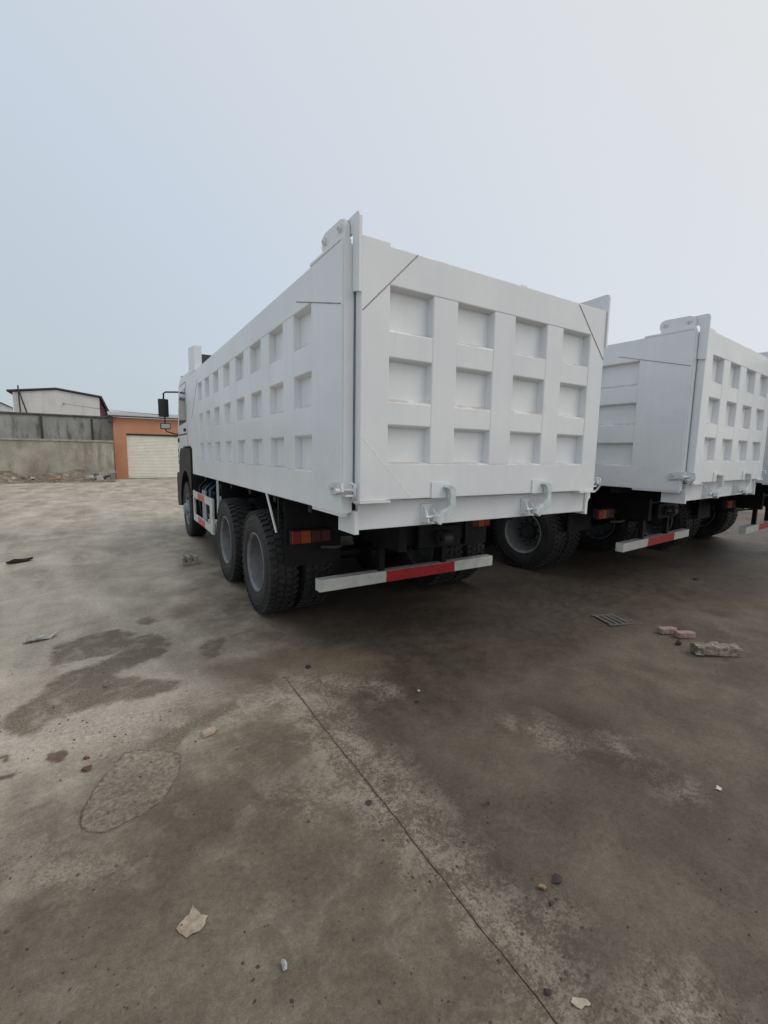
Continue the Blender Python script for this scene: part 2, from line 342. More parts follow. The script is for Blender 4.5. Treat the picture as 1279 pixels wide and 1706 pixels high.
def sdf(P, poly):
    poly = np.array(poly, float); n = len(poly); d = np.full(len(P), 1e9); ins = np.zeros(len(P), bool)
    for i in range(n):
        a, b = poly[i], poly[(i+1) % n]; e = b-a; w = P-a
        t = np.clip((w@e)/(e@e+1e-12), 0, 1); d = np.minimum(d, np.hypot(*(w-np.outer(t, e)).T))
        c = ((a[1] > P[:, 1]) != (b[1] > P[:, 1])); 
        with np.errstate(divide='ignore', invalid='ignore'):
            xi = a[0]+(P[:, 1]-a[1])*(b[0]-a[0])/(b[1]-a[1])
        ins ^= c & (P[:, 0] < xi)
    return np.where(ins, d, -d)
PW = {k: [[gp(u, w) for u, w in p] for p in v] for k, v in POLY.items()}
PW['dry_sheen'] = [DRY_SHEEN]; PW['wide_damp_shade'] = [[(-.05, -9), (-.22, -1.5), (-.1, .2), (.25, .6), (.1, 1.2), (.1, 8.6), (16, 9), (16, -9)]]
PW['damp_shade'].append([(.1, .75), (.1, 8.3), (12.5, 8.3), (12.5, 1.1)])  # truck footprints: the shade beneath them painted onto the floor
def wob(t, s): return .003*math.sin(5.3*t+s)+.002*math.sin(17.1*t+2*s)+.0022*math.sin(41*t+s)
JX = [-14, -6.4, -.33, 8.3, 18, 30]; JY = [-7, .56, 9.7, 19, 28.2]; G2 = .005
def slab(x0, x1, y0, y1):
    st = .05 if (x0 >= -6.5 and x1 < 9 and y0 < .5) else (.08 if y0 < 9 and x1 < 15 else .5)
    xs = np.unique(np.r_[np.linspace(x0, x1, max(2, int((x1-x0)/st)+1)), x0+.02, x1-.02]); ys = np.linspace(y0, y1, max(2, int((y1-y0)/st)+1))
    X, Y = np.meshgrid(xs, ys); nx, ny = len(xs), len(ys)
    inn = lambda t: t
    g = .0024 if y0 < .5 else .0014
    for j in range(ny):
        X[j, 0] += g+(wob(Y[j, 0], x0) if x0 > -14 else 0); X[j, -1] += -g+(wob(Y[j, -1], x1) if x1 < 30 else 0)
    for i in range(nx):
        Y[0, i] += g*.4+(wob(X[0, i], y0) if y0 > -7 else 0); Y[-1, i] += -g*.4+(wob(X[-1, i], y1) if y1 < 28 else 0)
    Z = gz(X); V = np.c_[X.ravel(), Y.ravel(), Z.ravel()]
    idx = np.arange(nx*ny).reshape(ny, nx)
    F = np.c_[idx[:-1, :-1].ravel(), idx[:-1, 1:].ravel(), idx[1:, 1:].ravel(), idx[1:, :-1].ravel()].tolist()
    ring = np.r_[idx[0, :], idx[1:, -1], idx[-1, -2::-1], idx[-2:0:-1, 0]]; b = len(V)
    V2 = V[ring].copy(); V2[:, 2] -= .028; V = np.vstack([V, V2]); n = len(ring)
    F += [(int(ring[(k+1) % n]), int(ring[k]), b+k, b+(k+1) % n) for k in range(n)]
    me = bpy.data.meshes.new('slab'); me.from_pydata(V.tolist(), [], F)
    P = V[:, :2]
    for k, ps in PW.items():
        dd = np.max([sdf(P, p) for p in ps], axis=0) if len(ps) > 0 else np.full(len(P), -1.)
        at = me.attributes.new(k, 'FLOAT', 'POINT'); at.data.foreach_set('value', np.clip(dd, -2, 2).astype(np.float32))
    jd = np.minimum.reduce([np.abs(P[:, 0]-x_)+(0 if y0 < .5 else 1) for x_ in JX[1:-1]]+[np.abs(P[:, 1]-y_)+.012 for y_ in JY[1:-1]])
    me.attributes.new('joint', 'FLOAT', 'POINT').data.foreach_set('value', np.clip(jd, 0, 1).astype(np.float32))
    me.update(); return link('slab', me, 'ground', base)
JX2 = [-14, -7.6, 14.2, 30]
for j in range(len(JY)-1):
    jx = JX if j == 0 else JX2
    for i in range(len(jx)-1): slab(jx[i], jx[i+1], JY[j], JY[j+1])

MB().box((-.345, -6.99, -.0285), (-.315, .555, -.005)).obj('joint_filler', 'jfill', base)
# ------------------------------------------------------------------ dump truck (x to the right, y forward, origin under the tailgate's left edge)
ZB, ZT = 1.37, 2.975
def mapT(a, d, z): return (a, d, z)
def mapL(a, d, z): return (-.09+d, a, z)
def mapR(a, d, z): return (2.59-d, a, z)
def prof(c0, c1, fr, dp, f0, f1, r):
    s0 = r/(dp-fr)*f0; s1 = r/(dp-fr)*f1
    p = [(c0-f0, dp), (c0-s0, fr+r), (c0+.29*r, fr+.29*r), (c0+r, fr)] if f0 or r else [(c0, dp), (c0, fr)]
    q = [(c1-r, fr), (c1-.29*r, fr+.29*r), (c1+s1, fr+r), (c1+f1, dp)]
    return p+q
def vbar(mp, a0, a1, z0, z1, fr, dp, f0, f1, r=.012): return MB().prism(prof(a0, a1, fr, dp, f0, f1, r), lambda p, q, t: mp(p, q, t), z0, z1)
def hbar(mp, a0, a1, z0, z1, fr, dp, f0, f1, r=.012): return MB().prism(prof(z0, z1, fr, dp, f0, f1, r), lambda p, q, t: mp(t, q, p), a0, a1)
def strip(mp, p, q, w, d, name, mat, parent):
    (a0, z0), (a1, z1) = p, q; L = math.hypot(a1-a0, z1-z0); nx, nz = -(z1-z0)/L*w/2, (a1-a0)/L*w/2
    poly = [(a0-nx, z0-nz), (a1-nx, z1-nz), (a1+nx, z1+nz), (a0+nx, z0+nz)]
    return MB().prism(poly, lambda a, b, t: mp(a, t, b), d, .004).obj(name, mat, parent)
def grid_wall(name, mp, parent, A0, A1, Z0, Z1, cols, rows, DP, THK, fl=.011):
    """cols / rows: openings; everything else is raised frame"""
    w = MB(); w.prism([(A0+.004, DP), (A1-.004, DP), (A1-.004, THK), (A0+.004, THK)], lambda p, q, t: mp(p, q, t), Z0+.004, Z1-.004)
    wall = w.obj(name, 'paint', parent)
    a0, a1 = cols[0][0], cols[-1][1]; z0, z1 = rows[-1][0], rows[0][1]; b = DP-.0005
    vbar(mp, A0, a0, Z0, Z1, 0, b, 0, fl, .008).obj('stile', 'paint', wall); vbar(mp, a1, A1, Z0, Z1, 0, b, fl, 0, .008).obj('stile', 'paint', wall)
    hbar(mp, a0-.008, a1+.008, Z0, z0, 0, b, 0, fl, .008).obj('rail', 'paint', wall); hbar(mp, a0-.008, a1+.008, z1, Z1, 0, b, fl, 0, .008).obj('rail', 'paint', wall)
    for (p, q), (r, s) in zip(cols[:-1], cols[1:]): vbar(mp, q, r, z0, z1, .0015, b, fl, fl, .008).obj('rib', 'paint', wall)
    for (p, q) in cols:
        for (hi, lo) in zip(rows[:-1], rows[1:]): hbar(mp, p, q, lo[1], hi[0], .005, b, fl+.003, fl+.010, .009).obj('crossbar', 'paint', wall)
    return wall
def cyl_x(x0, x1, y, z, r, n=16): return MB().lathe_x([(x0, 0), (x0, r*.92), (x0+(x1-x0)*.08, r), (x1-(x1-x0)*.08, r), (x1, r*.92), (x1, 0)], n, (0, y, z))

def tyre_mesh():
    m = MB(); R0 = .521
    half = [(-.118, .300), (-.136, .318), (-.140, .335), (-.149, .352), (-.153, .395), (-.151, .432), (-.154, .436), (-.153, .446), (-.148, .450), (-.142, .482), (-.134, .505), (-.118, R0)]
    prof_ = half+[(-.05, R0+.004), (.05, R0+.004)]+[(-x, r) for x, r in half[::-1]]
    m.lathe_x(prof_, 72, closed=True)
    N = 46
    def block(xa, xb, ra, rb, a0, a1, skew, low=None):
        v = []
        for rr_lo in (0, 1):
            for (x, r_, ) in ((xa, ra), (xb, rb)):
                for a in (a0, a1):
                    sk = skew*(x-xa)/(xb-xa); aa = a+sk
                    lo = (low if (low and x == xa) else R0-.006)
                    rr = r_ if rr_lo else lo
                    inset = .0 if rr_lo == 0 else (a1-a0)*.06*(1 if a == a0 else -1)
                    v.append((x, rr*math.cos(aa+inset), rr*math.sin(aa+inset)))
        m.add(v, [(4, 5, 7, 6), (0, 1, 5, 4), (1, 3, 7, 5), (3, 2, 6, 7), (2, 0, 4, 6)])
    for k in range(N):
        p = 2*math.pi/N; a = k*p
        for s in (-1, 1):
            o = 0 if s < 0 else p*.5
            block(s*.143, s*.078, .533, .541, a+o, a+o+p*.60, p*.12*s, .497)
            block(s*.068, s*.008, .542, .543, a+o+p*.3, a+o+p*.98, -p*.2*s)
    return m.mesh('tyre', 32, recalc=True)
def rim_mesh(front):
    m = MB()
    if front: pr = [(-.112, .304), (-.138, .312), (-.142, .302), (-.128, .292), (-.118, .276), (-.06, .268), (-.05, .25), (-.085, .21), (-.105, .18), (-.105, .12), (-.105, 0)]
    else: pr = [(-.112, .304), (-.138, .313), (-.143, .303), (-.130, .293), (-.120, .279), (-.05, .270), (.02, .266), (.045, .252), (.055, .225), (.035, .20), (.03, .12), (.03, 0)]
    m.lathe_x(pr, 56); return m.mesh('rim', 35)
def hub_mesh(front):
    m = MB()
    pr = [(-.104, .13), (-.16, .118), (-.20, .10), (-.21, .08), (-.212, 0)] if front else [(.031, .135), (-.01, .125), (-.03, .115), (-.035, .085), (-.05, .08), (-.055, .02), (-.055, 0)]
    m.lathe_x(pr, 28)
    return m.mesh('hub', 35)
def nut_mesh(front):
    x0 = -.10 if front else .032
    return MB().lathe_x([(x0, .016), (x0-.05, .014), (x0-.055, .008), (x0-.055, 0)], 6, (0, 0, 0)).mesh('wheel_nut')
TY = tyre_mesh(); RM = {f: rim_mesh(f) for f in (0, 1)}; HB = {f: hub_mesh(f) for f in (0, 1)}; NU = {f: nut_mesh(f) for f in (0, 1)}
def wheel(parent, x, y, z, flip, front, full=True):
    w = empty('wheel', (x, y, z), math.pi if flip else 0, parent); w.rotation_euler[0] = random.uniform(0, 1)
    link('tyre', TY, 'rubber', w); link('rim', RM[front], 'rim', w)
    if full:
        link('hub', HB[front], 'hub' if not front else 'tank', w)
        for k in range(10):
            n = link('wheel_nut', NU[front], 'nut' if front else 'hub', w); a = 2*math.pi*k/10
            n.location = (0, .165*math.cos(a), .165*math.sin(a))
    return w

def arc_pts(cx, cz, r, a0, a1, n): return [(cx+r*math.cos(math.radians(a0+(a1-a0)*i/n)), cz+r*math.sin(math.radians(a0+(a1-a0)*i/n))) for i in range(n+1)]

SIDE_COLS = [(.580, .948), (1.193, 1.570), (1.818, 2.190), (2.439, 2.803), (3.074, 3.426), (3.703, 4.046), (4.330, 4.645), (4.904, 5.222)]
def build_truck(loc, rz, label, bump_y=1.09, bump_x=(.193, 2.34), sc=SIDE_COLS, top_seam=True):
    t = empty('dump_truck', loc, rz); tag(t, label, 'dump truck', 'white dump trucks parked side by side')
    # ---- cargo box walls
    tc = [(.212, .563), (.780, 1.133), (1.357, 1.724), (1.928, 2.290)]; tr = [(2.470, 2.740), (2.025, 2.300), (1.615, 1.867)]
    tg = grid_wall('tailgate', mapT, t, 0, 2.5, ZB, ZT, tc, tr, .062, .075)
    sr = [(2.467, 2.732), (2.021, 2.264), (1.545, 1.806)]
    sw = []
    for mp, nm in ((mapL, 'side_wall'), (mapR, 'side_wall')):
        w = grid_wall(nm, mp, t, .088, 6.0, 1.283, ZT-.002, sc, sr, .062, .082); sw.append(w)
        for p, q, m in (((.862, 2.813), (.10, 2.603), 'seam'), ((.13, 1.72), (.62, 1.48), 'bead'), ((5.25, 2.79), (5.9, 2.25), 'seam'), ((.62, 1.48), (.95, 1.33), 'bead')):
            strip(mp, p, q, .006 if m == 'seam' else .006, -.003 if m == 'seam' else -.0008, 'weld_seam', m, w)
        # cap strip along the top rear of the wall and rear edge bar
        MB().prism([(.095, -.004), (.585, -.004), (.585, .070), (.095, .070)], lambda a, d, z: mp(a, d, z), ZT-.001, ZT+.016).obj('cap_strip', 'paint', w)
        MB().prism([(.078, .012), (.0875, .012), (.0875, .080), (.078, .080)], lambda a, d, z: mp(a, d, z), 1.40, ZT-.03).obj('edge_bar', 'paint', w)
        # foot plate below the wall
        MB().prism([(.10, .006), (.585, .006), (.585, .05), (.10, .05)], lambda a, d, z: mp(a, d, z), 1.262, 1.2825).obj('foot_plate', 'paint', w)
    # tailgate details
    for p, q, m, wd in (((.011, 2.557), (.418, 2.966), 'seam', .0055), ((2.106, 2.960), (2.492, 2.556), 'seam', .006), ((.012, 1.787), (.414, 1.376), 'bead', .010), ((2.49, 1.787), (2.10, 1.376), 'bead', .010)):
        if m == 'seam' and not top_seam: continue
        strip(mapT, p, q, wd, -.003 if m == 'seam' else -.0008, 'weld_seam', m, tg)
    MB().box((.012, .004, ZT), (.21, .07, ZT+.016)).obj('cap_strip', 'paint', tg)
    MB().box((1.41, .01, ZT), (1.47, .05, ZT+.012), .003).obj('stop_tab', 'paint', tg)
    MB().box((-.005, -.018, ZB-.014), (.23, .05, ZB-.001)).obj('flange', 'paint', tg); MB().box((2.27, -.018, ZB-.014), (2.505, .05, ZB-.001)).obj('flange', 'paint', tg)
    for hx in (.60, 1.655):                     # keeper pad on the tailgate for each hook
        MB().box((hx-.02, -.010, ZB+.0), (hx+.135, -.0005, ZB+.115), .003).obj('keeper_plate', 'paint', tg)
    for s in (0, 1):
        fx = (lambda x: x) if s == 0 else (lambda x: 2.5-x)
        # hinge arm: leg on the tailgate edge, bent forward over the wall
        arm = [(-.012, 2.66), (.072, 2.68), (.072, 2.995), (.080, 3.015), (.10, 3.025), (.20, 3.025), (.235, 3.05), (.235, 3.095), (.21, 3.118), (.02, 3.122), (-.004, 3.114), (-.012, 3.09)]
        a_ = MB().prism(arm, lambda y, z, x: (x, y, z), *sorted((fx(-.022), fx(-.002)))).obj('hinge_arm', 'paint', tg)
        br = [(.10, 2.96), (.43, 2.96), (.436, 3.02), (.452, 3.05), (.450, 3.09), (.432, 3.118), (.40, 3.13), (.17, 3.125), (.125, 3.11), (.104, 3.075)]
        b_ = MB().prism(br, lambda y, z, x: (x, y, z), *sorted((fx(-.062), fx(-.026)))).obj('hinge_bracket', 'paint', t)
        for py, pz in ((.165, 3.07), (.395, 3.075)):
            cyl_x(*sorted((fx(-.078), fx(-.0605))), py, pz, .024).obj('hinge_pin', 'paint', b_, 40)
            cyl_x(*sorted((fx(-.084), fx(-.0775))), py, pz, .013, 8).obj('pin_head', 'steel', b_, 40)
    # lower corner latch on both rear corners
    for s in (0, 1):
        fx = (lambda x: x) if s == 0 else (lambda x: 2.5-x)
        lb = MB().prism([(.03, 1.43), (.20, 1.40), (.215, 1.43), (.20, 1.475), (.04, 1.492)], lambda y, z, x: (x, y, z), *sorted((fx(-.115), fx(-.096)))).obj('corner_latch', 'steel', t)
        cyl_x(*sorted((fx(-.15), fx(-.114))), .055, 1.435, .020).obj('latch_bolt', 'steel', lb, 40)
        cyl_x(*sorted((fx(-.135), fx(-.114))), .165, 1.455, .016).obj('latch_bolt', 'steel', lb, 40)
        MB().tube([(fx(-.05), .02, 1.487), (fx(-.05), -.022, 1.48), (fx(-.05), -.03, 1.42), (fx(-.05), .0, 1.375), (fx(-.01), .02, 1.352)], .009, 8).obj('latch_rod', 'steel', lb, 50)
        MB().tube([(fx(-.11), .06, 1.44), (fx(-.004), .045, 1.44)], .013, 8).obj('latch_pin', 'steel', lb, 50)
        MB().box((min(fx(-.085), fx(-.004)), .028, 1.40), (max(fx(-.085), fx(-.004)), .076, 1.412)).obj('latch_tab', 'paint', lb)
    # rear sill beam and hooks
    bm_ = MB().box((.03, .075, 1.165), (2.47, .30, 1.355), .006).obj('rear_beam', 'paint', t)
    MB().box((-.006, .055, 1.14), (.029, .30, 1.30), .004).obj('end_plate', 'paint', bm_); MB().box((2.471, .055, 1.14), (2.506, .30, 1.30), .004).obj('end_plate', 'paint', bm_)
    for hx in (.60, 1.655):
        pl = MB().box((hx-.055, .060, 1.185), (hx+.045, .0745, 1.325), .003).obj('hook_bracket', 'paint', bm_)
        MB().prism([(0, 0), (.075, 0), (.062, .05), (.02, .105), (0, .11)], lambda p, q, x: (x, .06-p, 1.195+q), hx-.045, hx-.035).obj('bracket_web', 'paint', bm_)
        MB().prism([(0, 0), (.075, 0), (.062, .05), (.02, .105), (0, .11)], lambda p, q, x: (x, .06-p, 1.195+q), hx+.03, hx+.04).obj('bracket_web', 'paint', bm_)
        cyl_x(hx-.06, hx+.050, .005, 1.232, .014, 12).obj('hook_pin', 'steel', bm_, 40)
        # boomerang hook lying in a plane parallel to the tailgate
        outer = [(hx-.012, 1.205), (hx+.03, 1.178), (hx+.158, 1.272), (hx+.168, 1.295), (hx+.164, 1.43), (hx+.142, 1.460), (hx+.10, 1.468), (hx+.078, 1.448), (hx+.105, 1.428), (hx+.115, 1.40), (hx+.115, 1.325), (hx+.095, 1.30), (hx+.0, 1.245)]
        hk = MB().prism(outer, lambda p, q, y: (p, y, q), -.062, -.016).obj('latch_hook', 'steel', bm_)
        md = hk.modifiers.new('b', 'BEVEL'); md.width = .004; md.segments = 2
    # floor and front wall
    MB().box((-.005, .11, 1.29), (2.505, 5.95, 1.36)).obj('box_floor', 'chassis', t)
    fw = MB().box((-.007, 5.90, 1.365), (2.507, 5.985, 3.20)).obj('front_wall', 'paint', t)
    MB().box((.10, 5.84, 2.98), (2.40, 5.897, 3.32)).obj('headboard_shade', 'headdark', fw)  # dark panel added: shade on the wall's inner side put into its colour
    for s in (0, 1):
        xa, xb = (-.092, .02) if s == 0 else (2.48, 2.592)
        MB().prism([(5.42, 2.976), (6.02, 2.976), (6.02, 3.42), (5.42, 3.36)], lambda y, z, x: (x, y, z), xa, xb).obj('front_post', 'paint', fw)
    MB().prism([(5.99, 3.18), (6.0, 3.33), (6.9, 3.42), (6.9, 3.36), (6.05, 3.22)], lambda y, z, x: (x, y, z), .05, 2.45).obj('cab_guard', 'headdark', fw)
    for xa, xb in ((-.006, .06), (2.44, 2.506)): MB().box((xa, .0765, 1.37), (xb, .0873, ZT-.02)).obj('gap_filler', 'tank', t)  # strips added to close the slit so no light shows through
    # longitudinal and cross bearers under the box
    for x in (.72, 1.66): MB().box((x, .31, 1.10), (x+.12, 5.9, 1.289)).obj('bearer', 'chassis', t)
    for i, y in enumerate((.8, 1.7, 2.6, 3.5, 4.4, 5.3)): MB().box((.0, y, 1.20), (2.5, y+.08, 1.2885)).obj('cross_bearer', 'chassis', t)
    # ---- chassis
    for x in (.82, 1.60): MB().box((x, .75, .80), (x+.08, 8.2, 1.095)).obj('chassis_rail', 'chassis', t)
    for y in (.78, 2.70, 4.6, 6.2): MB().box((.901, y, .86), (1.599, y+.10, 1.05)).obj('crossmember', 'chassis', t)
    ZW = .54; AX = (2.045, 3.41)
    for y in AX:
        ax = cyl_x(.20, 2.30, y, ZW, .075, 16).obj('axle', 'chassis', t, 40)
        MB().lathe_x([(-.16, .0), (-.16, .10), (-.09, .22), (.09, .22), (.16, .10), (.16, 0)], 20, (1.25, y, ZW)).obj('differential', 'chassis', ax, 40)
        for x in (-.13+.15, .375): wheel(t, x, y, ZW, x > .2, 0, x < .2)
        for x in (2.63-.15, 2.125): wheel(t, x, y, ZW, x > 2.3, 0, x > 2.3)
    for x in (.60, 1.80):
        MB().prism([(1.95, .72), (2.728, .84), (3.50, .72), (3.50, .66), (2.728, .74), (1.95, .66)], lambda y, z, q: (q, y, z), x, x+.10).obj('leaf_spring', 'chassis', t)
    for x in (.08, 2.42): wheel(t, x, 7.02, ZW, x > 1, 1)
    cyl_x(.25, 2.25, 7.02, ZW-.03, .06, 14).obj('front_axle', 'chassis', t, 40)
    # rear mudguards, flaps, stays
    for s in (0, 1):
        fx = (lambda x: x) if s == 0 else (lambda x: 2.5-x)
        xa, xb = sorted((fx(-.02), fx(.55)))
        MB().box((xa, 1.395, .62), (xb, 1.405, 1.28)).obj('mud_flap', 'chassis', t)
        MB().box((xa, 4.06, .62), (xb, 4.072, 1.25)).obj('mud_flap', 'plastic', t)
        MB().prism([(1.70, 1.285), (1.745, 1.285), (1.46, .94), (1.428, .945)], lambda y, z, x: (x, y, z), *sorted((fx(-.088), fx(-.078)))).obj('flap_stay', 'paint', t)
        MB().tube([(fx(-.055), 1.46, 1.285), (fx(-.055), 1.45, .98)], .010, 8).obj('stay_rod', 'plastic', t)
        MB().box((min(fx(-.085), fx(-.06)), 4.02, .75), (max(fx(-.085), fx(-.06)), 4.045, 1.283)).obj('flap_stay', 'paint', t)
        # tail lamp
        lx0, lx1 = sorted((fx(.012), fx(.42)))
        lamp = MB().box((lx0, 1.325, .838), (lx1, 1.39, .972), .012).obj('tail_lamp', 'plastic', t)
        n = 4; ws = (.085, .10, .10, .10); x = .018
        for k, (w_, m_) in enumerate(zip(ws, ('lensr', 'lensa', 'lensr_shade', 'lensr_shade'))):
            c0, c1 = sorted((fx(x), fx(x+w_-.002))); ln = MB().box((c0, 1.300, .846), (c1, 1.326, .964), .009)
            for q in range(5): ln.box((c0+.006, 1.296, .858+q*.021), (c1-.006, 1.3005, .866+q*.021))
            ln.obj('lens', m_, lamp); x += w_
        MB().box((min(fx(.12), fx(.80)), 1.40, .86), (max(fx(.12), fx(.80)), 1.46, .94)).obj('lamp_bracket', 'chassis', t)
        MB().tube([(fx(.30), 1.30, .80), (fx(.42), 1.22, .80), (fx(.47), 1.20, .815)], .016, 8).obj('cable_elbow', 'hub', t, 50)
    # rear bumper tube with reflective bands
    y0 = bump_y; x0, x1 = bump_x; a, b = x0+(x1-x0)*.33, x0+(x1-x0)*.735
    bp = MB().box((x0, y0, .427), (x1, y0+.10, .54), .005).obj('rear_bumper', 'white', t)
    MB().box((a, y0-.003, .429), (b, y0-.0005, .538)).obj('reflective_band', 'red', bp)
    for x in (.83, 1.61): MB().box((x, y0+.02, .541), (x+.06, y0+.08, .80)).obj('bumper_bracket', 'chassis', bp)
    MB().box((a-.03, y0-.0025, .431), (a-.004, y0-.0005, .536)).obj('reflective_band', 'white', bp)
    # number plate beam, tow coupling and air pipes under the tail
    MB().box((1.0, .70, .82), (1.5, .749, 1.02), .01).obj('tow_crossmember', 'chassis', t)
    MB().lathe_x([(-.05, .03), (-.05, .07), (.05, .07), (.05, .03)], 20, (1.25, .64, .92), True).obj('tow_eye', 'hub', t, 40)
    for k in range(3): MB().tube([(.95+.05*k, .9, .78), (.95+.05*k, 1.6, .68-.02*k), (.98+.05*k, 2.0, .80)], .012, 6).obj('air_hose', 'plastic', t, 60)
    # ---- side guards, tanks behind them
    for s in (0, 1):
        fx = (lambda x: x) if s == 0 else (lambda x: 2.5-x)
        xa, xb = sorted((fx(-.088), fx(-.055)))
        g = MB().box((xa, 4.40, .44), (xb, 4.58, .98), .003).obj('side_guard', 'white', t)
        MB().box((xa, 6.02, .45), (xb, 6.10, .985), .003).obj('guard_post', 'white', g)
        xc, xd = sorted((fx(-.0885), fx(-.056)))
        for z0 in (.45, .86):
            MB().box((xc, 4.581, z0), (xd, 6.019, z0+.115), .003).obj('guard_rail', 'white', g)
            xe, xf = sorted((fx(-.0915), fx(-.0888)))
            MB().box((xe, 5.02, z0+.004), (xf, 5.62, z0+.111)).obj('reflective_band', 'pink', g)
        MB().box((min(fx(-.05), fx(-.03)), 5.10, .50), (max(fx(-.05), fx(-.03)), 5.42, 1.04)).obj('guard_plate', 'tank', g)
        for y in (4.5, 6.05): MB().box((min(fx(-.05), fx(.82)), y, .66), (max(fx(-.05), fx(.82)), y+.04, .72)).obj('guard_arm', 'chassis', g)
    tk = MB().lathe_x([(.08, .0), (.08, .22), (.10, .25), (.78, .25), (.80, .22), (.80, 0)], 28, (0, 4.72, .74)).obj('air_tank', 'tank', t, 40)
    MB().lathe_x([(.25, .253), (.31, .253)], 28, (0, 4.72, .74)).obj('tank_band', 'chassis', tk)
    MB().box((.10, 5.15, .55), (.70, 5.75, 1.02), .04).obj('battery_box', 'plastic', t)
    MB().box((1.80, 4.4, .42), (2.42, 5.9, 1.02), .06).obj('fuel_tank', 'tank', t)
    for k, (y, m_) in enumerate(((4.95, 'blue'), (5.05, 'plastic'), (5.35, 'blue'), (5.55, 'plastic'), (5.9, 'plastic'))):
        MB().tube([(.02, y, .55), (-.01, y+.02, .85), (.02, y+.10, 1.05), (.15, y+.16, 1.17), (.40, y+.2, 1.18)], .022, 8).obj('air_hose', m_, t, 60)
    # ---- cab
    cabp = [(6.38, 1.62), (6.38, 3.02), (6.50, 3.13), (7.55, 3.15), (7.84, 3.02), (7.98, 2.75), (8.18, 2.2), (8.26, 1.75), (8.28, 1.22), (7.86, 1.22), (7.84, 1.45), (7.70, 1.70), (7.50, 1.76), (6.60, 1.76), (6.46, 1.70)]
    cab = MB().prism(cabp, lambda y, z, x: (x, y, z), -.03, 2.53).obj('cab', 'paint', t)
    md = cab.modifiers.new('b', 'BEVEL'); md.width = .035; md.segments = 3; md.limit_method = 'ANGLE'
    for s in (0, 1):
        fx = (lambda x: x) if s == 0 else (lambda x: 2.5-x)
        MB().prism([(6.98, 2.24), (7.93, 2.20), (7.76, 2.72), (7.66, 2.86), (6.98, 2.88)], lambda y, z, x: (x, y, z), *sorted((fx(-.036), fx(-.026)))).obj('side_window', 'glass', cab)
        dl = MB()
        for q in (((6.86, 1.78), (6.86, 2.98)), ((6.86, 2.98), (7.70, 2.98)), ((6.95, 2.02), (8.02, 2.0))):
            (ya, za), (yb, zb) = q; dl.box((min(fx(-.0335), fx(-.0295)), min(ya, yb)-.004, min(za, zb)-.004), (max(fx(-.0335), fx(-.0295)), max(ya, yb)+.004, max(za, zb)+.004))
        dl.obj('door_seam', 'hub', cab)
        MB().box((min(fx(-.055), fx(-.031)), 7.05, 2.06), (max(fx(-.055), fx(-.031)), 7.22, 2.12), .008).obj('door_handle', 'plastic', cab)
        MB().box((min(fx(-.05), fx(-.031)), 8.02, 1.86), (max(fx(-.05), fx(-.031)), 8.12, 1.95), .01).obj('side_marker', 'plastic', cab)
        # black wheel arch
        arch = [(6.32, 1.20), (6.32, 1.62), (6.42, 1.735), (7.55, 1.735), (7.74, 1.62), (7.86, 1.30), (7.86, .80), (7.76, .80)]+arc_pts(7.04, .60, .70, 20, 160, 12)+[(6.36, .95)]
        MB().prism(arch, lambda y, z, x: (x, y, z), *sorted((fx(-.075), fx(.22)))).obj('wheel_arch', 'plastic', cab)
        MB().box((min(fx(-.04), fx(.36)), 6.26, .52), (max(fx(-.04), fx(.36)), 6.285, 1.26)).obj('mud_flap', 'plastic', cab)
        st = MB().prism([(7.87, .52), (8.36, .48), (8.40, .62), (8.40, 1.10), (8.30, 1.215), (7.87, 1.215)], lambda y, z, x: (x, y, z), *sorted((fx(-.06), fx(.30)))).obj('corner_bumper', 'plastic', cab)
        MB().box((min(fx(-.064), fx(-.059)), 7.95, .72), (max(fx(-.064), fx(-.059)), 8.25, .80)).obj('step_recess', 'hub', st)
        for q in range(3): MB().box((min(fx(-.034), fx(-.028)), 8.20, 1.40+q*.12), (max(fx(-.034), fx(-.028)), 8.262, 1.49+q*.12)).obj('air_vent', 'plastic', cab)
        # mirrors on a swan-neck arm
        ar = MB().tube([(fx(.02), 7.92, 2.90), (fx(-.08), 8.02, 2.905), (fx(-.25), 8.10, 2.90), (fx(-.29), 8.10, 2.87), (fx(-.295), 8.10, 2.72)], .017, 8)
        ar.tube([(fx(-.285), 8.10, 2.40), (fx(-.28), 8.10, 2.12), (fx(-.25), 8.10, 2.08), (fx(-.12), 8.10, 2.04), (fx(-.01), 8.10, 2.03)], .013, 8)
        ar = ar.obj('mirror_arm', 'plastic', cab, 50)
        MB().box((min(fx(-.40), fx(-.205)), 8.06, 2.385), (max(fx(-.40), fx(-.205)), 8.15, 2.755), .022).obj('mirror_housing', 'plastic', ar)
        MB().box((min(fx(-.385), fx(-.22)), 8.055, 2.40), (max(fx(-.385), fx(-.22)), 8.0595, 2.74)).obj('mirror_glass', 'glass', ar)
        MB().box((min(fx(-.378), fx(-.18)), 8.06, 2.13), (max(fx(-.378), fx(-.18)), 8.13, 2.255), .018).obj('mirror_housing', 'plastic', ar)
        MB().box((min(fx(-.362), fx(-.196)), 8.055, 2.147), (max(fx(-.362), fx(-.196)), 8.0595, 2.238)).obj('mirror_glass', 'nut', ar)
        MB().box((min(fx(.02), fx(.16)), 7.70, 3.13), (max(fx(.02), fx(.16)), 7.86, 3.21), .025).obj('roof_lamp', 'plastic', cab)
    MB().prism([(7.90, 2.98), (8.235, 2.08), (8.225, 2.06), (7.88, 2.96)], lambda y, z, x: (x, y, z), .10, 2.40).obj('windscreen', 'glass', cab)
    MB().box((.35, 8.275, 1.25), (2.15, 8.30, 1.95), .01).obj('grille', 'plastic', cab)
    MB().box((.301, 8.02, .50), (2.199, 8.40, 1.21), .03).obj('front_bumper', 'paint', cab)
